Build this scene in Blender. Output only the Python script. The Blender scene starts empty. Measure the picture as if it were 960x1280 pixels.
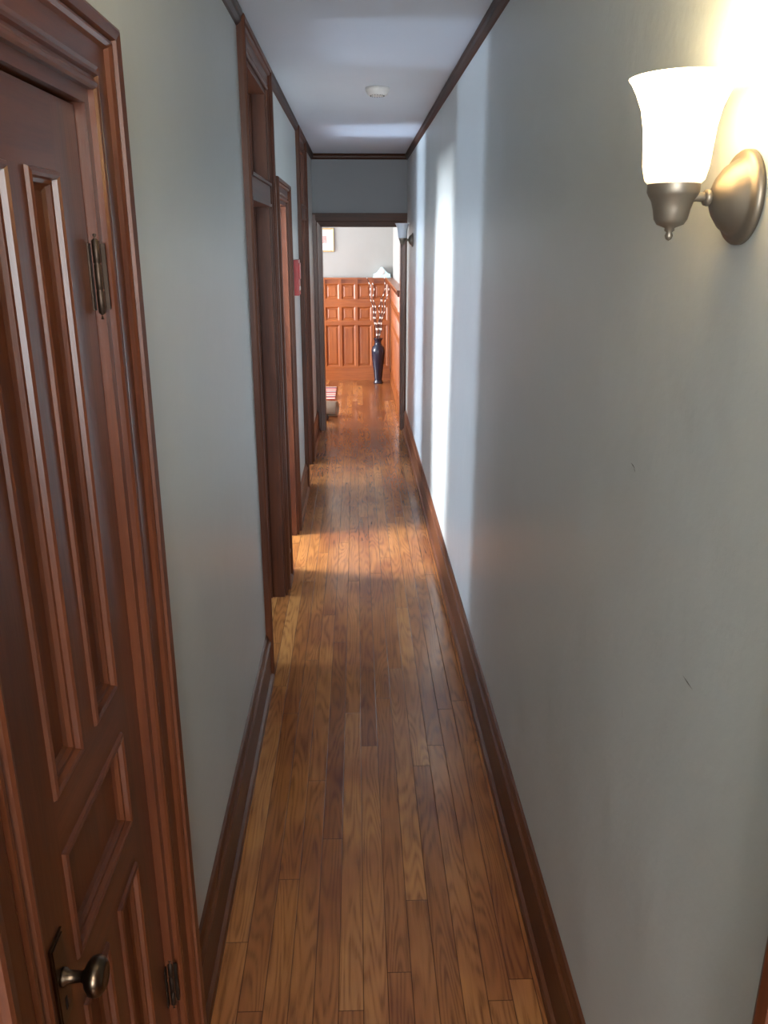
import bpy, bmesh, math, random
from mathutils import Vector, Matrix
random.seed(4)
scene = bpy.context.scene
try:
    scene.view_settings.view_transform = 'Standard'
    scene.view_settings.look = 'None'
except Exception:
    pass

# ------------------------------------------------------------------ constants
XL, XR = -0.40, 0.475          # hall wall faces
H = 2.54                       # ceiling
YE = 8.11                      # end wall face
YF = 11.22                     # far room back wall
YB = -2.4                      # wall behind camera
CAMZ = 1.80

# ------------------------------------------------------------------ materials
def newmat(name):
    m = bpy.data.materials.new(name); m.use_nodes = True
    nt = m.node_tree
    for n in list(nt.nodes): nt.nodes.remove(n)
    out = nt.nodes.new('ShaderNodeOutputMaterial')
    p = nt.nodes.new('ShaderNodeBsdfPrincipled')
    nt.links.new(p.outputs[0], out.inputs[0])
    return m, nt, p
def setin(nt, sock, v):
    if isinstance(v, bpy.types.NodeSocket): nt.links.new(v, sock)
    else: sock.default_value = v
def M(nt, op, a, b=0.0, c=None, clamp=False):
    n = nt.nodes.new('ShaderNodeMath'); n.operation = op; n.use_clamp = clamp
    setin(nt, n.inputs[0], a); setin(nt, n.inputs[1], b)
    if c is not None: setin(nt, n.inputs[2], c)
    return n.outputs[0]
def comb(nt, x, y, z):
    n = nt.nodes.new('ShaderNodeCombineXYZ')
    setin(nt, n.inputs[0], x); setin(nt, n.inputs[1], y); setin(nt, n.inputs[2], z)
    return n.outputs[0]
def objxyz(nt):
    t = nt.nodes.new('ShaderNodeTexCoord'); s = nt.nodes.new('ShaderNodeSeparateXYZ')
    nt.links.new(t.outputs['Object'], s.inputs[0])
    return t.outputs['Object'], s.outputs[0], s.outputs[1], s.outputs[2]
def noise(nt, vec, scale, detail=3, rough=0.5, dist=0.0):
    n = nt.nodes.new('ShaderNodeTexNoise'); nt.links.new(vec, n.inputs['Vector'])
    n.inputs['Scale'].default_value = scale; n.inputs['Detail'].default_value = detail
    n.inputs['Roughness'].default_value = rough; n.inputs['Distortion'].default_value = dist
    return n.outputs[0]
def ramp(nt, f, stops):
    n = nt.nodes.new('ShaderNodeValToRGB'); nt.links.new(f, n.inputs[0])
    cr = n.color_ramp
    while len(cr.elements) < len(stops): cr.elements.new(0.5)
    for e, (p, c) in zip(cr.elements, stops):
        e.position = p; e.color = (*c, 1) if len(c) == 3 else c
    return n.outputs[0]
def mix(nt, f, a, b, mode='MIX'):
    n = nt.nodes.new('ShaderNodeMix'); n.data_type = 'RGBA'; n.blend_type = mode
    setin(nt, n.inputs[0], f)
    setin(nt, n.inputs[6], (*a, 1) if isinstance(a, tuple) else a)
    setin(nt, n.inputs[7], (*b, 1) if isinstance(b, tuple) else b)
    return n.outputs[2]
def maprange(nt, v, a, b, c, d):
    n = nt.nodes.new('ShaderNodeMapRange'); setin(nt, n.inputs[0], v)
    for i, x in zip((1, 2, 3, 4), (a, b, c, d)): n.inputs[i].default_value = x
    return n.outputs[0]
def bump(nt, p, h, strength, dist):
    n = nt.nodes.new('ShaderNodeBump'); nt.links.new(h, n.inputs['Height'])
    n.inputs['Strength'].default_value = strength; n.inputs['Distance'].default_value = dist
    nt.links.new(n.outputs[0], p.inputs['Normal'])

def wood(name, axis, dark, light, rough=0.32, coat=0.12, spec=0.4):
    m, nt, p = newmat(name)
    o, x, y, z = objxyz(nt)
    lo, hi = 2.0, 38.0
    s = {'x': (lo, hi, hi), 'y': (hi, lo, hi), 'z': (hi, hi, lo)}[axis]
    v = comb(nt, M(nt, 'MULTIPLY', x, s[0]), M(nt, 'MULTIPLY', y, s[1]), M(nt, 'MULTIPLY', z, s[2]))
    g1 = noise(nt, v, 1.0, 5, 0.6, 0.6)
    g2 = noise(nt, v, 4.0, 3, 0.6)
    big = noise(nt, o, 2.2, 2)
    f = M(nt, 'ADD', M(nt, 'MULTIPLY', g1, 0.75), M(nt, 'MULTIPLY', g2, 0.25))
    f = M(nt, 'ADD', f, M(nt, 'MULTIPLY', M(nt, 'SUBTRACT', big, 0.5), 0.35))
    c = ramp(nt, f, [(0.30, dark), (0.5, tuple((a+b)/2 for a, b in zip(dark, light))), (0.72, light)])
    nt.links.new(c, p.inputs['Base Color'])
    p.inputs['Roughness'].default_value = rough
    p.inputs['Specular IOR Level'].default_value = spec
    p.inputs['Coat Weight'].default_value = coat
    p.inputs['Coat Roughness'].default_value = 0.2
    bump(nt, p, g2, 0.10, 0.002)
    return m
RD, RL = (0.062, 0.0150, 0.006), (0.150, 0.042, 0.015)
wood_z = wood('mahogany_vertical', 'z', RD, RL)
wood_y = wood('mahogany_lengthwise', 'y', RD, RL)
wood_x = wood('mahogany_crosswise', 'x', (0.036, 0.013, 0.007), (0.09, 0.030, 0.013), 0.4, 0.0, 0.25)
BD, BL = (0.055, 0.017, 0.007), (0.145, 0.048, 0.018)
base_y = wood('baseboard_wood', 'y', BD, BL, 0.38, 0.0, 0.3)
HD, HL = (0.042, 0.012, 0.0055), (0.120, 0.036, 0.014)
hall_z = wood('dark_hall_trim_vertical', 'z', HD, HL, 0.38, 0.0, 0.25)
hall_y = wood('dark_hall_trim_lengthwise', 'y', HD, HL, 0.38, 0.0, 0.25)
crown_y = wood('crown_wood', 'y', (0.026, 0.011, 0.007), (0.062, 0.026, 0.015), 0.5, 0.0, 0.3)
OD, OL = (0.18, 0.040, 0.008), (0.37, 0.108, 0.023)
oak_z = wood('oak_paneling_vertical', 'z', OD, OL, 0.35)
oak_x = wood('oak_paneling_horizontal', 'x', OD, OL, 0.35)
oak_y = wood('oak_paneling_lengthwise', 'y', OD, OL, 0.35)

def paint(name, col, rough=0.5, bs=0.25):
    m, nt, p = newmat(name)
    o, x, y, z = objxyz(nt)
    n1 = noise(nt, o, 3.0, 4, 0.55)
    n2 = noise(nt, o, 90.0, 3, 0.6)
    c = mix(nt, M(nt, 'MULTIPLY', n1, 0.5), col, tuple(a*0.90 for a in col))
    nt.links.new(c, p.inputs['Base Color'])
    p.inputs['Roughness'].default_value = rough
    h = M(nt, 'ADD', M(nt, 'MULTIPLY', n1, 1.0), M(nt, 'MULTIPLY', n2, 0.05))
    bump(nt, p, h, bs, 0.02)
    return m
wall_mat = paint('wall_paint_grey', (0.505, 0.53, 0.515), 0.40, 0.35)
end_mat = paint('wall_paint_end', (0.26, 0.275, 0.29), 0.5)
ceil_mat = paint('ceiling_paint', (0.68, 0.74, 0.82), 0.6, 0.12)
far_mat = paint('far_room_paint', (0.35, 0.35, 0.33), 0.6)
white_mat = paint('white_paint', (0.78, 0.79, 0.79), 0.5, 0.05)
dark_mat = paint('closet_dark', (0.02, 0.015, 0.012), 0.8)

def floor_material():
    m, nt, p = newmat('oak_strip_floor')
    o, x, y, z = objxyz(nt)
    W, L = 0.062, 1.35
    xs = M(nt, 'DIVIDE', x, W)
    col = M(nt, 'FLOOR', xs)
    w1 = nt.nodes.new('ShaderNodeTexWhiteNoise'); w1.noise_dimensions = '1D'
    nt.links.new(col, w1.inputs['W'])
    ys = M(nt, 'DIVIDE', M(nt, 'ADD', y, M(nt, 'MULTIPLY', w1.outputs[0], 7.0)), L)
    brd = M(nt, 'FLOOR', ys)
    w2 = nt.nodes.new('ShaderNodeTexWhiteNoise'); w2.noise_dimensions = '2D'
    nt.links.new(comb(nt, col, brd, 0.0), w2.inputs['Vector'])
    r = w2.outputs[0]
    base = ramp(nt, r, [(0.0, (0.265, 0.094, 0.027)), (0.35, (0.315, 0.118, 0.033)),
                        (0.8, (0.375, 0.150, 0.043)), (1.0, (0.46, 0.205, 0.062))])
    gv = comb(nt, M(nt, 'ADD', M(nt, 'MULTIPLY', x, 85.0), M(nt, 'MULTIPLY', r, 40.0)),
              M(nt, 'ADD', M(nt, 'MULTIPLY', y, 4.5), M(nt, 'MULTIPLY', r, 91.0)), r)
    g = noise(nt, gv, 1.0, 6, 0.7, 0.8)
    # cathedral grain: contour lines of a stretched noise, different on every board
    nn = noise(nt, comb(nt, M(nt, 'ADD', M(nt, 'MULTIPLY', x, 13.0), M(nt, 'MULTIPLY', r, 10.0)),
                        M(nt, 'ADD', M(nt, 'MULTIPLY', y, 1.3), M(nt, 'MULTIPLY', r, 17.0)), r), 1.0, 1, 0.4, 0.0)
    rings = M(nt, 'ADD', M(nt, 'MULTIPLY', M(nt, 'SINE', M(nt, 'MULTIPLY', nn, 95.0)), 0.5), 0.5)
    gr = M(nt, 'ADD', M(nt, 'MULTIPLY', g, 0.78), M(nt, 'MULTIPLY', rings, 0.22))
    gc = ramp(nt, gr, [(0.24, (0.44, 0.36, 0.32)), (0.48, (0.90, 0.88, 0.85)), (0.78, (1.15, 1.12, 1.06))])
    c = mix(nt, 1.0, base, gc, 'MULTIPLY')
    wear = noise(nt, comb(nt, M(nt, 'MULTIPLY', x, 3.2), M(nt, 'MULTIPLY', y, 1.7), 0.0), 1.1, 3, 0.5, 0.0)
    wf = maprange(nt, wear, 0.44, 0.62, 0.0, 0.75)
    c = mix(nt, wf, c, mix(nt, 1.0, c, (0.62, 0.48, 0.55), 'MULTIPLY'))
    fx = M(nt, 'FRACT', xs); fy = M(nt, 'FRACT', ys)
    ex = M(nt, 'MINIMUM', fx, M(nt, 'SUBTRACT', 1.0, fx))
    ey = M(nt, 'MINIMUM', fy, M(nt, 'SUBTRACT', 1.0, fy))
    gx = maprange(nt, ex, 0.0, 0.032, 0.0, 1.0)
    gy = maprange(nt, ey, 0.0, 0.0014, 0.0, 1.0)
    gap = M(nt, 'MULTIPLY', gx, gy)
    c = mix(nt, gap, mix(nt, 1.0, c, (0.15, 0.12, 0.11), 'MULTIPLY'), c)
    nt.links.new(c, p.inputs['Base Color'])
    rr = maprange(nt, wear, 0.35, 0.65, 0.17, 0.27)
    nt.links.new(rr, p.inputs['Roughness'])
    p.inputs['Specular IOR Level'].default_value = 0.5
    h = M(nt, 'ADD', gap, M(nt, 'MULTIPLY', g, 0.08))
    bump(nt, p, h, 0.25, 0.002)
    return m
floor_mat = floor_material()

def simple(name, col, rough=0.5, metal=0.0, nscale=30, var=0.2, emis=None, es=0):
    m, nt, p = newmat(name)
    o, x, y, z = objxyz(nt)
    n = noise(nt, o, nscale, 3)
    c = mix(nt, n, tuple(a*(1-var) for a in col), tuple(min(1, a*(1+var)) for a in col))
    nt.links.new(c, p.inputs['Base Color'])
    p.inputs['Roughness'].default_value = rough; p.inputs['Metallic'].default_value = metal
    if emis:
        p.inputs['Emission Color'].default_value = (*emis, 1); p.inputs['Emission Strength'].default_value = es
    return m
nickel = simple('brushed_nickel', (0.225, 0.19, 0.148), 0.42, 0.7, 60, 0.06)
bronze = simple('aged_bronze', (0.11, 0.075, 0.05), 0.28, 1.0, 40, 0.4)
blackiron = simple('dark_bronze_hinge', (0.05, 0.032, 0.022), 0.42, 0.8, 60, 0.5)
plastic = simple('white_plastic', (0.75, 0.75, 0.73), 0.4)
red_mat = simple('red_enamel', (0.36, 0.010, 0.012), 0.35)
vase_mat = simple('black_glaze', (0.012, 0.014, 0.03), 0.12)
glass_off = simple('frosted_glass', (0.72, 0.76, 0.8), 0.3, 0, 20, 0.03)
clock_mat = simple('pale_glass', (0.50, 0.70, 0.72), 0.15, 0, 25, 0.25)
gold = simple('gilt_frame', (0.6, 0.42, 0.2), 0.4, 0.5)
roll_mat = simple('beige_wool', (0.50, 0.43, 0.33), 0.9, 0, 120, 0.25)
black_cloth = simple('black_fabric', (0.02, 0.02, 0.025), 0.8, 0, 80, 0.4)
scuff = simple('scuff_mark', (0.12, 0.11, 0.10), 0.8)
cloth_white = simple('paper_mat', (0.8, 0.8, 0.78), 0.8, 0, 10, 0.03)
bulb_mat = simple('lit_bulb', (1, 0.9, 0.7), 0.3, 0, 5, 0, (1.0, 0.80, 0.50), 30)
dome_mat = simple('added_lamp_glow', (0.9, 0.88, 0.82), 0.3, 0, 5, 0, (1.0, 0.93, 0.80), 5)  # glow of the ceiling fixture added behind the camera

def shade_material():
    m, nt, p = newmat('lit_frosted_shade')
    out = [n for n in nt.nodes if n.type == 'OUTPUT_MATERIAL'][0]
    o, x, y, z = objxyz(nt)
    n = noise(nt, o, 40, 2)
    nt.links.new(mix(nt, n, (0.85, 0.82, 0.75), (0.9, 0.87, 0.8)), p.inputs['Base Color'])
    p.inputs['Roughness'].default_value = 0.3
    e = nt.nodes.new('ShaderNodeEmission'); e.inputs[0].default_value = (1.0, 0.83, 0.56, 1)
    st = maprange(nt, z, 1.865, 1.92, 0.9, 5.5)
    nt.links.new(st, e.inputs[1])
    tr = nt.nodes.new('ShaderNodeBsdfTranslucent'); tr.inputs[0].default_value = (0.95, 0.85, 0.65, 1)
    mx = nt.nodes.new('ShaderNodeMixShader'); mx.inputs[0].default_value = 0.5
    nt.links.new(p.outputs[0], mx.inputs[1]); nt.links.new(tr.outputs[0], mx.inputs[2])
    ad = nt.nodes.new('ShaderNodeAddShader')
    nt.links.new(mx.outputs[0], ad.inputs[0]); nt.links.new(e.outputs[0], ad.inputs[1])
    nt.links.new(ad.outputs[0], out.inputs[0])
    return m
shade_mat = shade_material()

def stripes(name, axis, freq, cols, rough=0.9):
    m, nt, p = newmat(name)
    o, x, y, z = objxyz(nt)
    a = {'x': x, 'y': y, 'z': z}[axis]
    f = M(nt, 'FRACT', M(nt, 'MULTIPLY', a, freq))
    n = len(cols)
    c = ramp(nt, f, [(i/n, cc) for i, cc in enumerate(cols)])
    for nd in nt.nodes:
        if nd.type == 'VALTORGB': nd.color_ramp.interpolation = 'CONSTANT'
    nt.links.new(c, p.inputs['Base Color']); p.inputs['Roughness'].default_value = rough
    return m
rug_mat = stripes('striped_rug', 'y', 3.2, [(0.45, 0.04, 0.03), (0.58, 0.50, 0.42), (0.40, 0.05, 0.04), (0.12, 0.07, 0.10), (0.58, 0.50, 0.42)])
stick_mat = stripes('striped_willow', 'z', 14.0, [(0.09, 0.03, 0.02), (0.09, 0.03, 0.02), (0.75, 0.72, 0.65)], 0.5)

# ------------------------------------------------------------------ mesh builder
class B:
    def __init__(s): s.v = []; s.f = []; s.m = []; s.mats = []; s.sm = []
    def mi(s, mat):
        if mat not in s.mats: s.mats.append(mat)
        return s.mats.index(mat)
    def box(s, x0, x1, y0, y1, z0, z1, mat):
        n = len(s.v); k = s.mi(mat)
        s.v += [(x0,y0,z0),(x1,y0,z0),(x1,y1,z0),(x0,y1,z0),(x0,y0,z1),(x1,y0,z1),(x1,y1,z1),(x0,y1,z1)]
        for f in [(0,3,2,1),(4,5,6,7),(0,1,5,4),(1,2,6,5),(2,3,7,6),(3,0,4,7)]:
            s.f.append(tuple(n+i for i in f)); s.m.append(k); s.sm.append(False)
    def pbox(s, P, a0, a1, z0, z1, d0, d1, mat):
        p, q = P(a0, z0, d0), P(a1, z1, d1)
        s.box(min(p[0],q[0]), max(p[0],q[0]), min(p[1],q[1]), max(p[1],q[1]), min(p[2],q[2]), max(p[2],q[2]), mat)
    def grid(s, rows, mat, smooth=False, closed=False, wrap=False):
        n = len(s.v); k = mat if isinstance(mat, int) else s.mi(mat)
        nc = len(rows[0])
        for r in rows: s.v += [tuple(p) for p in r]
        R = len(rows)
        for i in range(R if wrap else R-1):
            for j in range(nc if closed else nc-1):
                a = n+i*nc+j; b = n+i*nc+(j+1) % nc
                i2 = (i+1) % R
                c = n+i2*nc+(j+1) % nc; d = n+i2*nc+j
                s.f.append((a, b, c, d)); s.m.append(k); s.sm.append(smooth)
    def frame(s, P, a0, a1, zt, prof, mv, mh, zb=0.0, kh=1.0):
        legs = [lambda w: (a0-w, zb), lambda w: (a0-w, zt+w*kh), lambda w: (a1+w, zt+w*kh), lambda w: (a1+w, zb)]
        for i, mat in ((0, mv), (1, mh), (2, mv)):
            s.grid([[P(*legs[i](w), d) for w, d in prof], [P(*legs[i+1](w), d) for w, d in prof]], mat)
    def ring(s, P, a0, a1, z0, z1, prof, mv, mh):
        c = [lambda w: (a0+w, z0+w), lambda w: (a0+w, z1-w), lambda w: (a1-w, z1-w), lambda w: (a1-w, z0+w)]
        for i, mat in ((0, mv), (1, mh), (2, mv), (3, mh)):
            s.grid([[P(*c[i](w), d) for w, d in prof], [P(*c[(i+1) % 4](w), d) for w, d in prof]], mat)
        w, d = prof[-1]
        n = len(s.v); s.v += [P(*q(w), d) for q in c]
        s.f.append((n, n+1, n+2, n+3)); s.m.append(s.mi(mv)); s.sm.append(False)
    def lathe(s, prof, o, axis, mat, seg=32, smooth=True):
        ax = Vector(axis).normalized(); t = Vector((0, 0, 1)) if abs(ax.z) < 0.9 else Vector((1, 0, 0))
        u = ax.cross(t).normalized(); w = ax.cross(u)
        rows = []
        for r, h in prof:
            rows.append([Vector(o)+ax*h+(u*math.cos(2*math.pi*i/seg)+w*math.sin(2*math.pi*i/seg))*max(r, 1e-5) for i in range(seg)])
        s.grid(rows, mat, smooth, True)
    def tube(s, pts, rad, mat, seg=10):
        rows = []
        for i, p in enumerate(pts):
            p = Vector(p); a = Vector(pts[max(i-1, 0)]); b = Vector(pts[min(i+1, len(pts)-1)])
            d = (b-a).normalized(); t = Vector((0, 0, 1)) if abs(d.z) < 0.95 else Vector((1, 0, 0))
            u = d.cross(t).normalized(); w = d.cross(u)
            r = rad[i] if isinstance(rad, list) else rad
            rows.append([p+(u*math.cos(2*math.pi*k/seg)+w*math.sin(2*math.pi*k/seg))*r for k in range(seg)])
        s.grid(rows, mat, True, True)
        for row in (rows[0], rows[-1]):
            n = len(s.v); s.v += [tuple(p) for p in row]
            s.f.append(tuple(range(n, n+seg))); s.m.append(s.mi(mat)); s.sm.append(False)
    def make(s, name, parent=None, bevel=0):
        me = bpy.data.meshes.new(name); me.from_pydata(s.v, [], s.f)
        for m in s.mats: me.materials.append(m)
        for p, k, sm in zip(me.polygons, s.m, s.sm): p.material_index = k; p.use_smooth = sm
        bm = bmesh.new(); bm.from_mesh(me)
        bmesh.ops.remove_doubles(bm, verts=bm.verts, dist=1e-6)
        bmesh.ops.recalc_face_normals(bm, faces=bm.faces); bm.to_mesh(me); bm.free()
        ob = bpy.data.objects.new(name, me); scene.collection.objects.link(ob)
        if parent: ob.parent = parent
        if bevel:
            md = ob.modifiers.new('bevel', 'BEVEL'); md.width = bevel; md.segments = 2; md.limit_method = 'ANGLE'
        return ob
def empty(name, loc=(0, 0, 0)):
    e = bpy.data.objects.new(name, None); scene.collection.objects.link(e)
    e.empty_display_size = 0.1
    return e
PL = lambda a, z, d: (XL+d, a, z)      # left wall: a = y
PR = lambda a, z, d: (XR-d, a, z)      # right wall
PE = lambda a, z, d: (a, YE-d, z)      # end wall: a = x
PF = lambda a, z, d: (a, YF-d, z)      # far room back wall

# ------------------------------------------------------------------ room shell
T = 0.15
XO = -3.3
b = B(); b.box(-3.6, 0.80, YB-0.15, YF+0.3, -0.08, 0.0, floor_mat); b.make('floor')
b = B(); b.box(-3.6, 0.80, YB-0.15, YF+0.3, H, H+0.1, ceil_mat); b.make('ceiling')

O1 = (3.30, 4.07, 2.43)
O2 = (4.42, 5.03, 2.00)
O3 = (6.16, 6.80, 2.43)
D1 = (0.80, 1.375, 2.012)
b = B()
cur = YB-0.15
for (a0, a1, zt) in (D1, O1, O2, O3):
    b.box(XL-T, XL, cur, a0, 0, H, wall_mat)
    b.box(XL-T, XL, a0, a1, zt, H, wall_mat)
    cur = a1
b.box(XL-T, XL, cur, YE+T, 0, H, wall_mat)
b.make('wall_left')
b = B(); b.box(XR, XR+T, YB-0.15, YE, 0, H, wall_mat)
wr = b.make('wall_right')
EO = (-0.33, 0.430, 1.93)
b = B()
b.box(XL, EO[0], YE, YE+T, 0, H, end_mat)
b.box(EO[1], XR+T, YE, YE+T, 0, H, end_mat)
b.box(EO[0], EO[1], YE, YE+T, EO[2], H, end_mat)
b.make('wall_end')
b = B()
b.box(XL, XR, YB-0.15, YB, 0, 0.9, wall_mat); b.box(XL, XR, YB-0.15, YB, 2.2, H, wall_mat)
b.box(XL, -0.30, YB-0.15, YB, 0.9, 2.2, wall_mat); b.box(0.38, XR, YB-0.15, YB, 0.9, 2.2, wall_mat)
b.make('wall_back')
b = B(); b.box(XO, 0.80, YF, YF+0.15, 0, H, far_mat); b.make('wall_far_room_back')
b = B(); b.box(XR, XR+T, YE+T, YF, 0, H, far_mat); b.make('wall_far_room_right')
X2 = -1.70
WINS = [(XO, 3.22, 3.78, 0.55, 2.35, 125, 2.4, 4.29),
        (X2, 4.45, 5.00, 1.25, 2.42, 400, 4.29, 5.60),
        (XO, 6.05, 7.0, 0.4, 2.30, 350, 5.60, 8.11),
        (XO, 8.9, 10.6, 0.6, 2.3, 390, 8.11, YF+0.15)]
for i, (xo, a0, a1, z0, z1, pw, r0, r1) in enumerate(WINS):
    b = B()
    b.box(xo-T, xo, r0, a0, 0, H, white_mat); b.box(xo-T, xo, a1, r1, 0, H, white_mat)
    b.box(xo-T, xo, a0, a1, 0, z0, white_mat); b.box(xo-T, xo, a0, a1, z1, H, white_mat)
    b.make('wall_outer_%d' % (i+1))
for i, yy in enumerate((2.5, 4.19, 5.60, 8.11)):
    b = B(); b.box(XO, XL-T, yy, yy+0.10, 0, H, white_mat); b.make('wall_partition_%d' % (i+1))
for i, (xo, a0, a1, z0, z1, pw, r0, r1) in enumerate(WINS):
    b = B(); PW = lambda a, z, d: (xo+d, a, z)
    b.frame(PW, a0, a1, z1, [(0, 0), (0, 0.02), (0.08, 0.02), (0.08, 0)], wood_z, wood_y, z0)
    b.box(xo-0.02, xo+0.05, a0-0.1, a1+0.1, z0-0.03, z0, wood_y)
    for s0, s1 in ((a0, a0+0.03), (a1-0.03, a1)): b.box(xo-0.1, xo-0.06, s0, s1, z0, z1, white_mat)
    for s0, s1 in ((z0, z0+0.04), (z1-0.04, z1), ((z0+z1)/2-0.02, (z0+z1)/2+0.02)): b.box(xo-0.1, xo-0.06, a0+0.03, a1-0.03, s0, s1, white_mat)
    b.make('window_%d' % (i+1))
b = B()
for s0, s1 in ((-0.30, -0.27), (0.35, 0.38)): b.box(s0, s1, YB-0.1, YB-0.06, 0.9, 2.2, white_mat)
for s0, s1 in ((0.9, 0.94), (2.16, 2.2), (1.53, 1.57)): b.box(-0.27, 0.35, YB-0.1, YB-0.06, s0, s1, white_mat)
b.make('window_5')  # unseen window added behind the camera to carry a fill lamp

# ------------------------------------------------------------------ trim
CAS = [(0, 0), (0, 0.013), (0.004, 0.017), (0.010, 0.018), (0.015, 0.015), (0.018, 0.009), (0.024, 0.009), (0.028, 0.014),
       (0.034, 0.014), (0.038, 0.009), (0.044, 0.011), (0.082, 0.011), (0.086, 0.018), (0.092, 0.022), (0.096, 0.022), (0.099, 0.018), (0.102, 0.027),
       (0.118, 0.030), (0.124, 0.028), (0.127, 0.020), (0.127, 0)]
def scaled(prof, k, kd=1.0): return [(w*k, d*kd) for w, d in prof]
def jamb_left(b, o, mat, maty, stop=True):
    a0, a1, zt = o
    b.box(XL-T-0.005, XL+0.004, a0, a0+0.02, 0, zt, mat)
    b.box(XL-T-0.005, XL+0.004, a1-0.02, a1, 0, zt, mat)
    b.box(XL-T-0.005, XL+0.004, a0+0.02, a1-0.02, zt-0.02, zt, maty)
    if stop:
        b.box(XL-0.10, XL-0.06, a0+0.02, a0+0.032, 0, zt-0.02, mat)
        b.box(XL-0.10, XL-0.06, a1-0.032, a1-0.02, 0, zt-0.02, mat)
n = 1
for o, k, tr in ((O1, 0.8, True), (O2, 0.75, False), (O3, 0.8, True)):
    b = B(); b.frame(PL, o[0], o[1], o[2], scaled(CAS, k, 1.0), hall_z, hall_y)
    jamb_left(b, o, hall_z if tr else wood_z, hall_y)
    if tr:
        b.box(XL-T, XL+0.012, o[0]+0.02, o[1]-0.02, 1.955, 2.03, hall_y)
        b.box(XL-T+0.01, XL+0.022, o[0]+0.02, o[1]-0.02, 2.03, 2.042, hall_y)
        b.box(XL-T+0.01, XL+0.018, o[0]+0.02, o[1]-0.02, 1.943, 1.955, hall_y)
    b.make('trim_%d' % n); n += 1
b = B(); b.frame(PL, D1[0], D1[1], D1[2], CAS, wood_z, wood_y, 0.0, 0.84); jamb_left(b, D1, wood_z, wood_y, stop=False)
b.box(XL-T-0.01, XL-T+0.02, D1[0]+0.02, D1[1]-0.02, 0, D1[2]-0.02, dark_mat)  # dark sheet painted in for the shade inside the closet gap
b.make('trim_%d' % n); n += 1
b = B(); b.frame(PR, -0.20, 0.585, 2.0, CAS, wood_z, wood_y); b.pbox(PR, -0.2, 0.585, 0, 2.0, 0, 0.006, wood_z)
b.make('trim_%d' % n); n += 1
b = B()
b.frame(PE, EO[0], EO[1], EO[2], [(0, 0), (0, 0.02), (0.03, 0.022), (0.035, 0.028), (0.044, 0.028), (0.044, 0)], wood_z, wood_x)
b.box(XL, EO[0]-0.044, YE-0.018, YE, 0, EO[2]+0.10, wood_z)
b.box(EO[0]-0.044, XR, YE-0.02, YE, EO[2]+0.044, EO[2]+0.09, wood_x)
b.box(XL, XR, YE-0.03, YE, EO[2]+0.09, EO[2]+0.105, wood_x)
b.box(EO[0]-0.005, EO[0]+0.015, YE-0.004, YE+T+0.005, 0, EO[2], wood_z)
b.box(EO[1]-0.015, EO[1]+0.005, YE-0.004, YE+T+0.005, 0, EO[2], wood_z)
b.box(EO[0], EO[1], YE-0.004, YE+T+0.005, EO[2]-0.015, EO[2]+0.005, wood_x)
b.make('trim_%d' % n); n += 1

BB = [(0.0, 0.0), (0.0, 0.030), (0.010, 0.030), (0.019, 0.026), (0.024, 0.016), (0.150, 0.016), (0.158, 0.020), (0.170, 0.021), (0.178, 0.014), (0.188, 0.012), (0.200, 0.007), (0.205, 0.0)]
def baseboard(b, P, a0, a1, mat):
    rows = [[P(a, z, d) for z, d in BB] for a in (a0, a1)]
    b.grid(rows, mat)
    for a in (a0, a1):
        k = len(b.v); b.v += [P(a, z, d) for z, d in BB]; b.f.append(tuple(range(k, k+len(BB)))); b.m.append(b.mi(mat)); b.sm.append(False)
b = B(); baseboard(b, PR, 0.712, YE-0.03, base_y); b.make('baseboard_right')
b = B()
for a0, a1 in ((1.502, 3.195), (4.175, 4.32), (5.13, 6.055), (6.905, YE-0.02)): baseboard(b, PL, a0, a1, base_y)
b.make('baseboard_left')
CR = [(0, 0), (0.0, 0.022), (-0.012, 0.026), (-0.020, 0.020), (-0.034, 0.018), (-0.044, 0.008), (-0.048, 0)]
b = B()
b.grid([[PR(a, H+z, d) for z, d in CR] for a in (YB, YE)], crown_y)
for a0, a1 in ((YB, O1[0]-0.1), (O1[1]+0.1, O3[0]-0.1), (O3[1]+0.1, YE)):
    b.grid([[PL(a, H+z, d) for z, d in CR] for a in (a0, a1)], crown_y)
b.grid([[PE(a, H+z, d) for z, d in CR] for a in (XL, XR)], wood_x)
b.make('trim_%d' % n); n += 1

# ------------------------------------------------------------------ near panel door
door = empty('door_1')
DY0, DY1, DX = 0.838, 1.352, -0.412
PD = lambda a, z, d: (DX+d, a, z)
b = B()
DZ0, DZ1 = 0.012, 1.988
c0, c1, c2, c3 = 0.945, 1.063, 1.125, 1.243
TH = 0.035
ZT = 1.89
b.pbox(PD, DY0, c0, DZ0, DZ1, -TH, 0, wood_z); b.pbox(PD, c3, DY1, DZ0, DZ1, -TH, 0, wood_z)
for z0, z1 in ((DZ0, 0.22), (0.73, 0.815), (1.0, 1.085), (ZT, DZ1)): b.pbox(PD, c0, c3, z0, z1, -TH, 0, wood_y)
b.pbox(PD, c1, c2, 1.085, ZT, -TH, 0, wood_z); b.pbox(PD, c1, c2, 0.22, 0.73, -TH, 0, wood_z)
MO = [(0, 0.0), (0.002, 0.005), (0.007, 0.007), (0.011, 0.004), (0.013, -0.003), (0.018, -0.004), (0.021, -0.010), (0.027, -0.014)]
for a0, a1, z0, z1 in ((c0, c1, 1.085, ZT), (c2, c3, 1.085, ZT), (c0, c3, 0.815, 1.0), (c0, c1, 0.22, 0.73), (c2, c3, 0.22, 0.73)):
    b.ring(PD, a0, a1, z0, z1, MO, wood_z, wood_y)
b.make('door_leaf', door)
b = B()
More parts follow.
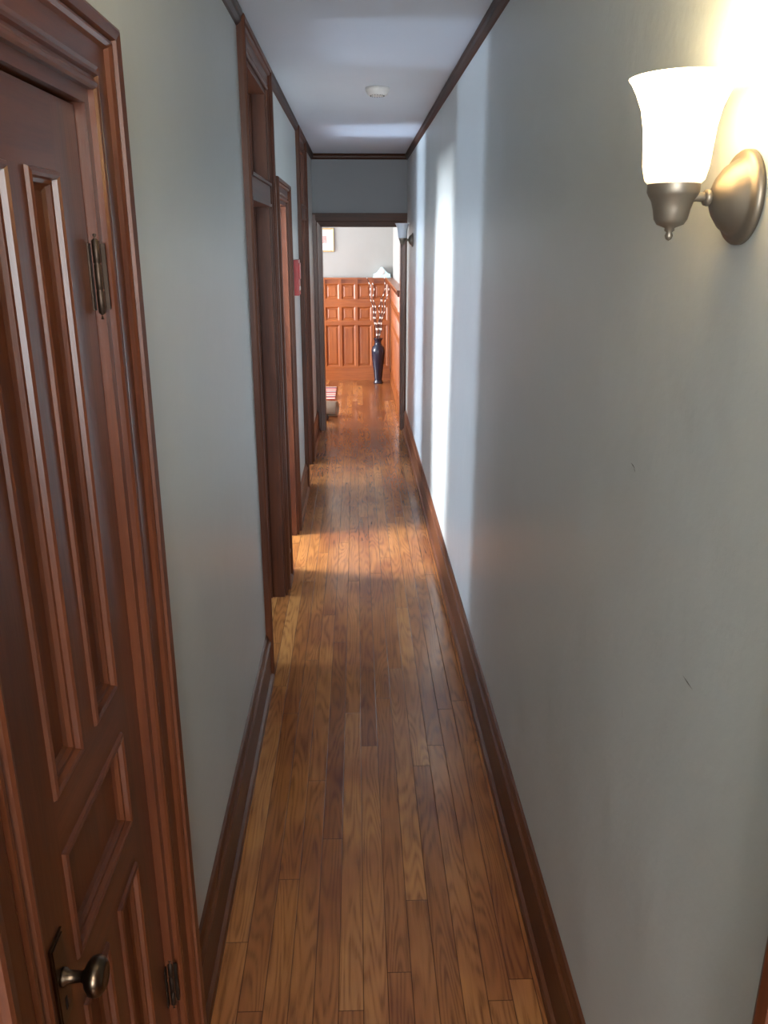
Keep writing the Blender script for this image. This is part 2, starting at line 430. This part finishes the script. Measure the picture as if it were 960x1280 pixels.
for zc in (1.745, 0.315):
    yy = 1.358
    b.lathe([(0.0, -0.066), (0.004, -0.064), (0.003, -0.058), (0.0065, -0.054), (0.0065, -0.022), (0.0055, -0.020), (0.0065, -0.018), (0.0065, 0.018), (0.0055, 0.020), (0.0065, 0.022), (0.0065, 0.054), (0.003, 0.058), (0.0045, 0.063), (0.0, 0.068)],
            (DX+0.010, yy, zc), (0, 0, 1), blackiron, 16)
    b.box(DX+0.0005, DX+0.003, yy-0.016, yy, zc-0.050, zc+0.050, blackiron)
    b.box(XL-0.01, XL+0.010, yy+0.003, yy+0.006, zc-0.050, zc+0.050, blackiron)
b.make('hinges', door)
b = B()
b.pbox(PD, 0.862, 0.906, 0.775, 0.915, 0.0, 0.003, bronze)
b.pbox(PD, 0.866, 0.902, 0.780, 0.910, 0.003, 0.0045, bronze)
b.box(DX+0.0035, DX+0.0052, 0.881, 0.887, 0.795, 0.815, dark_mat)
b.make('escutcheon', door)
b = B()
b.lathe([(0.0, 0.003), (0.013, 0.003), (0.013, 0.008), (0.009, 0.012), (0.0075, 0.03), (0.010, 0.034), (0.018, 0.037), (0.025, 0.043), (0.027, 0.050), (0.025, 0.057), (0.019, 0.062), (0.014, 0.0635), (0.012, 0.0625), (0.0, 0.064)],
        (DX, 0.884, 0.850), (1, 0, 0), bronze, 32)
b.make('door_knob', door)

# ------------------------------------------------------------------ wall sconces
def sconce(name, Y, zb, lit):
    e = empty(name)
    X = XR
    ax = X-0.089
    b = B()
    b.lathe([(0.0, 0.0), (0.055, 0.0), (0.055, 0.006), (0.052, 0.010), (0.046, 0.011), (0.043, 0.014), (0.037, 0.024), (0.026, 0.033), (0.016, 0.038), (0.012, 0.040), (0.0, 0.041)],
            (X-0.0005, Y, zb), (-1, 0, 0), nickel, 40)
    b.make(name+'_backplate', e)
    b = B()
    b.tube([(X-0.036, Y, zb), (X-0.06, Y, zb+0.001), (ax+0.012, Y, zb-0.002)], 0.0055, nickel, 14)
    b.lathe([(0.0, -0.004), (0.009, -0.003), (0.010, 0.0), (0.009, 0.004), (0, 0.005)], (X-0.046, Y, zb), (-1, 0, 0), nickel, 20)
    b.make(name+'_arm', e)
    b = B()
    b.lathe([(0.0, -0.050), (0.0035, -0.048), (0.005, -0.044), (0.0035, -0.040), (0.006, -0.038), (0.006, -0.035), (0.016, -0.031), (0.020, -0.025), (0.022, -0.014), (0.025, -0.004),
             (0.029, 0.002), (0.031, 0.006), (0.031, 0.020), (0.0295, 0.023), (0.0295, 0.010), (0.0, 0.008)], (ax, Y, zb), (0, 0, 1), nickel, 40)
    b.make(name+'_holder', e)
    b = B(); mt = shade_mat if lit else glass_off
    out = [(0.028, 0.012), (0.035, 0.020), (0.0385, 0.035), (0.040, 0.055), (0.042, 0.078), (0.046, 0.098), (0.053, 0.115), (0.059, 0.126), (0.063, 0.131)]
    inn = [(r-0.003, z+0.001) for r, z in reversed(out)]
    b.lathe(out+inn, (ax, Y, zb), (0, 0, 1), mt, 48)
    b.make(name+'_shade', e)
    b = B()
    b.lathe([(0.012, 0.012), (0.012, 0.03), (0.020, 0.05), (0.027, 0.068), (0.026, 0.083), (0.018, 0.096), (0.0, 0.101)], (ax, Y, zb), (0, 0, 1), bulb_mat if lit else glass_off, 24)
    b.make(name+'_bulb', e)
    return ax
ax = sconce('wall_sconce', 1.066, 1.849, True)
sconce('wall_sconce.001', 7.25, 1.80, False)
l = bpy.data.lights.new('sconce_light', 'POINT'); l.energy = 8.0; l.color = (1.0, 0.78, 0.42); l.shadow_soft_size = 0.02
o = bpy.data.objects.new('sconce_light', l); o.location = (ax, 1.066, 1.849+0.122); scene.collection.objects.link(o)
o.parent = bpy.data.objects['wall_sconce']

e = empty('added_ceiling_lamp')  # unseen fixture added behind the camera to brighten the near hall
b = B(); b.lathe([(0.0, 0.0), (0.16, 0.0), (0.16, -0.02), (0.15, -0.025), (0.0, -0.025)], (0.04, -1.1, H-0.0005), (0, 0, 1), nickel, 40); b.make('added_lamp_base', e)
b = B(); b.lathe([(0.145, -0.026), (0.14, -0.05), (0.11, -0.085), (0.06, -0.105), (0.0, -0.11)], (0.04, -1.1, H-0.0005), (0, 0, 1), dome_mat, 40); b.make('added_lamp_dome', e)

# ------------------------------------------------------------------ hall details
b = B(); b.lathe([(0.0, 0.0), (0.062, 0.0), (0.062, -0.012), (0.057, -0.018), (0.052, -0.030), (0.044, -0.036), (0.020, -0.038), (0.0, -0.038)], (0.117, 4.70, H-0.0005), (0, 0, 1), plastic, 40)
for k in range(16):
    a = 2*math.pi*k/16; b.box(0.117+0.035*math.cos(a)-0.002, 0.117+0.035*math.cos(a)+0.002, 4.70+0.035*math.sin(a)-0.002, 4.70+0.035*math.sin(a)+0.002, H-0.0395, H-0.036, dark_mat)
b.make('smoke_detector')
b = B(); b.box(XL+0.0005, XL+0.032, 5.50, 5.66, 1.46, 1.68, red_mat); b.box(XL+0.032, XL+0.038, 5.52, 5.64, 1.56, 1.66, red_mat)
b.box(XL+0.032, XL+0.036, 5.55, 5.61, 1.49, 1.515, cloth_white)
b.make('fire_alarm_box', bevel=0.003)
b = B()
for (y, z, ly, lz) in ((1.37, 1.43, 0.012, 0.002), (1.36, 1.425, 0.006, 0.004), (1.30, 0.985, 0.004, 0.014), (1.05, 1.19, 0.02, 0.001)):
    k = len(b.v); b.v += [(XR-0.0006, y-ly, z-lz), (XR-0.0006, y, z+0.0012), (XR-0.0006, y+ly, z+lz), (XR-0.0006, y, z-0.0015)]
    b.f.append((k, k+1, k+2, k+3)); b.m.append(b.mi(scuff)); b.sm.append(False)
b.make('wall_scuffs', wr)

# ------------------------------------------------------------------ far room: wainscoting
def wainscot(b, P, a0, a1, mz, mh, step=0.212):
    g = 0.0006
    b.pbox(P, a0, a1, 0.0, 1.30, g, 0.012, mz)
    b.pbox(P, a0, a1, 0.0, 0.15, 0.012, 0.034, mh)
    b.pbox(P, a0, a1, 0.15, 0.165, 0.012, 0.028, mh)
    for z0, z1 in ((0.165, 0.185), (0.73, 0.785), (0.965, 1.06), (1.255, 1.29)): b.pbox(P, a0, a1, z0, z1, 0.012, 0.028, mh)
    b.pbox(P, a0, a1, 1.0, 1.018, 0.028, 0.036, mh)
    b.pbox(P, a0, a1, 1.315, 1.335, g, 0.085, mh)
    b.pbox(P, a0, a1, 1.29, 1.315, g, 0.045, mh)
    sgn = -1 if a1 > a0 else 1
    nn = int(abs(a1-a0)/step)+1
    for i in range(nn):
        e0 = a1+sgn*i*step; e1 = e0+sgn*0.035
        if abs(e1-a1) > abs(a1-a0): break
        for z0, z1 in ((0.185, 0.73), (0.785, 0.965), (1.06, 1.255)): b.pbox(P, e0, e1, z0, z1, 0.012, 0.028, mz)
        b.pbox(P, e0, e1, 1.265, 1.315, 0.028, 0.07, mz)
        f0, f1 = sorted((e1, a1+sgn*(i+1)*step))
        if abs(f0-a1) > abs(a1-a0) or abs(f1-a1) > abs(a1-a0): break
        for z0, z1 in ((0.185, 0.73), (0.785, 0.965), (1.06, 1.255)):
            b.ring(P, f0, f1, z0, z1, [(0, 0.028), (0.006, 0.024), (0.014, 0.018), (0.018, 0.013), (0.03, 0.013), (0.04, 0.018)], mz, mh)
b = B(); wainscot(b, PF, -2.2, XR-0.036, oak_z, oak_x); b.make('wainscot_paneling')
b = B(); wainscot(b, PR, YE+T+0.02, YF-0.002, oak_z, oak_y); b.make('wainscot_paneling.001')

b = B(); PX0, PX1, PZ0, PZ1 = -0.53, -0.285, 1.655, 1.945
b.ring(PF, PX0, PX1, PZ0, PZ1, [(0, 0.001), (0, 0.018), (0.006, 0.022), (0.016, 0.018), (0.018, 0.008)], gold, gold)
b.pbox(PF, PX0+0.018, PX1-0.018, PZ0+0.018, PZ1-0.018, 0.004, 0.009, cloth_white)
b.pbox(PF, (PX0+PX1)/2-0.035, (PX0+PX1)/2+0.035, 1.76, 1.85, 0.009, 0.0105, simple('print_pink', (0.6, 0.3, 0.28), 0.7, 0, 60, 0.6))
b.make('framed_picture')
b = B(); cx, cy, cz = 0.330, YF-0.045, 1.3355
pts = []
for i in range(25):
    t = -1+2*i/24; z = 0.05+0.085*math.exp(-(t*2.1)**2)
    pts.append((cx+t*0.11, z))
rows = []
for yy in (cy-0.03, cy+0.03): rows.append([(x, yy, cz+z) for x, z in pts]+[(cx+0.11, yy, cz), (cx-0.11, yy, cz)])
b.grid(rows, clock_mat, False, True)
for r in rows:
    k = len(b.v); b.v += r; b.f.append(tuple(range(k, k+len(r)))); b.m.append(0); b.sm.append(False)
b.lathe([(0.0, 0.0), (0.04, 0.0), (0.04, 0.004), (0.036, 0.006), (0.0, 0.006)], (cx, cy-0.03, cz+0.075), (0, -1, 0), plastic, 28)
b.box(cx-0.12, cx+0.12, cy-0.035, cy+0.035, cz, cz+0.012, clock_mat)
b.make('mantel_clock')
ve = empty('floor_vase'); vx, vy = 0.275, 10.95
b = B()
b.lathe([(0, 0.0), (0.062, 0.0), (0.066, 0.012), (0.052, 0.03), (0.050, 0.05), (0.060, 0.14), (0.076, 0.28), (0.086, 0.38), (0.087, 0.43), (0.075, 0.475), (0.050, 0.50), (0.042, 0.52), (0.044, 0.55), (0.060, 0.578), (0.064, 0.585), (0.058, 0.585), (0.038, 0.55), (0.034, 0.5), (0.0, 0.48)], (vx, vy, 0.0), (0, 0, 1), vase_mat, 40)
b.make('vase_body', ve)
b = B()
for k, (dx, dy, ht) in enumerate(((-0.13, 0.03, 1.34), (-0.07, -0.05, 1.28), (0.10, 0.02, 1.36), (0.14, -0.04, 1.25), (0.03, 0.06, 1.10))):
    pts = []; ph = random.random()*6
    for i in range(70):
        t = i/69; z = 0.49+(ht-0.49)*t; a = ph+t*20
        rr = 0.004+0.010*t
        pts.append((vx+dx*t**1.1+rr*math.cos(a), vy+dy*t+rr*math.sin(a), z))
    b.tube(pts, [0.0095*(1-0.4*i/69) for i in range(70)], stick_mat, 8)
b.make('curly_willow_branches', ve)
b = B(); b.box(-1.9, -0.265, 9.75, 10.6, 0.0005, 0.014, rug_mat)
b.make('striped_rug', bevel=0.004)
b = B()
R = 0.085
sp = []
for i in range(90):
    t = i/89; a = t*2*math.pi*3.2; r = R-0.062*t
    sp.append((r*math.cos(a-math.pi/2), r*math.sin(a-math.pi/2)))
d = Vector((1.0, -0.30, 0)).normalized(); nrm = Vector((-d.y, d.x, 0))
rc = Vector((-0.51, 8.88, R+0.001))
rows = []
for s in (-0.30, 0.30):
    rows.append([rc+d*s+nrm*p[0]+Vector((0, 0, p[1])) for p in sp])
inner = []
for s in (0.30, -0.30):
    inner.append([rc+d*s+nrm*p[0]*0.88+Vector((0, 0, p[1]*0.88)) for p in sp])
b.grid(rows+inner, roll_mat, True, False, True)
b.make('rolled_blanket')
b = B()
b.lathe([(0.0, 0.0), (0.05, 0.0), (0.07, 0.012), (0.075, 0.028), (0.065, 0.045), (0.04, 0.055), (0.0, 0.06)], (-0.375, 8.60, 0.001), (0, 0, 1), black_cloth, 24)
b.make('black_pouch')

# ------------------------------------------------------------------ lights
def area(name, loc, rot, sx, sy, e, col):
    l = bpy.data.lights.new(name, 'AREA'); l.shape = 'RECTANGLE'; l.size = sx; l.size_y = sy; l.energy = e; l.color = col
    o = bpy.data.objects.new(name, l); o.location = loc; o.rotation_euler = rot; scene.collection.objects.link(o); return o
DAY = (0.64, 0.79, 1.0)
for i, (xo, a0, a1, z0, z1, pw, r0, r1) in enumerate(WINS):
    col = DAY if i in (0, 2) else ((0.84, 0.91, 1.0) if i == 1 else (0.95, 0.96, 1.0))
    tilt = math.radians(22) if i == 1 else 0.0     # this window sees mostly high sky
    off = 0.22 if i == 1 else 0.02
    area('daylight_%d' % (i+1), (xo-T-off, (a0+a1)/2, (z0+z1)/2+(0.06 if i == 1 else 0)), (0, -math.pi/2+tilt, 0), z1-z0, a1-a0, pw, col)
area('daylight_5', (0.04, YB-T-0.02, 1.55), (math.pi/2, 0, 0), 0.68, 1.3, 115, (0.90, 0.95, 1.0))  # fill lamp added outside the made-up back window
l = bpy.data.lights.new('ceiling_fill_light', 'POINT'); l.energy = 55; l.color = (1.0, 0.93, 0.79); l.shadow_soft_size = 0.10  # ambient fill for the near hall, hung in the added fixture
o = bpy.data.objects.new('ceiling_fill_light', l); o.location = (0.04, -1.1, H-0.25); scene.collection.objects.link(o); o.parent = e
w = bpy.data.worlds.new('World'); scene.world = w; w.use_nodes = True
w.node_tree.nodes['Background'].inputs[0].default_value = (0.5, 0.6, 0.8, 1)
w.node_tree.nodes['Background'].inputs[1].default_value = 0.3

# ------------------------------------------------------------------ camera
cam = bpy.data.cameras.new('camera'); co = bpy.data.objects.new('camera', cam); scene.collection.objects.link(co)
cam.sensor_fit = 'VERTICAL'; cam.sensor_height = 36.0; cam.lens = 1035/1280*36.0; cam.clip_start = 0.05
co.location = (0, 0, CAMZ)
co.rotation_euler = (math.pi/2-math.atan(340/1035), 0, -math.radians(1.84))
scene.camera = co
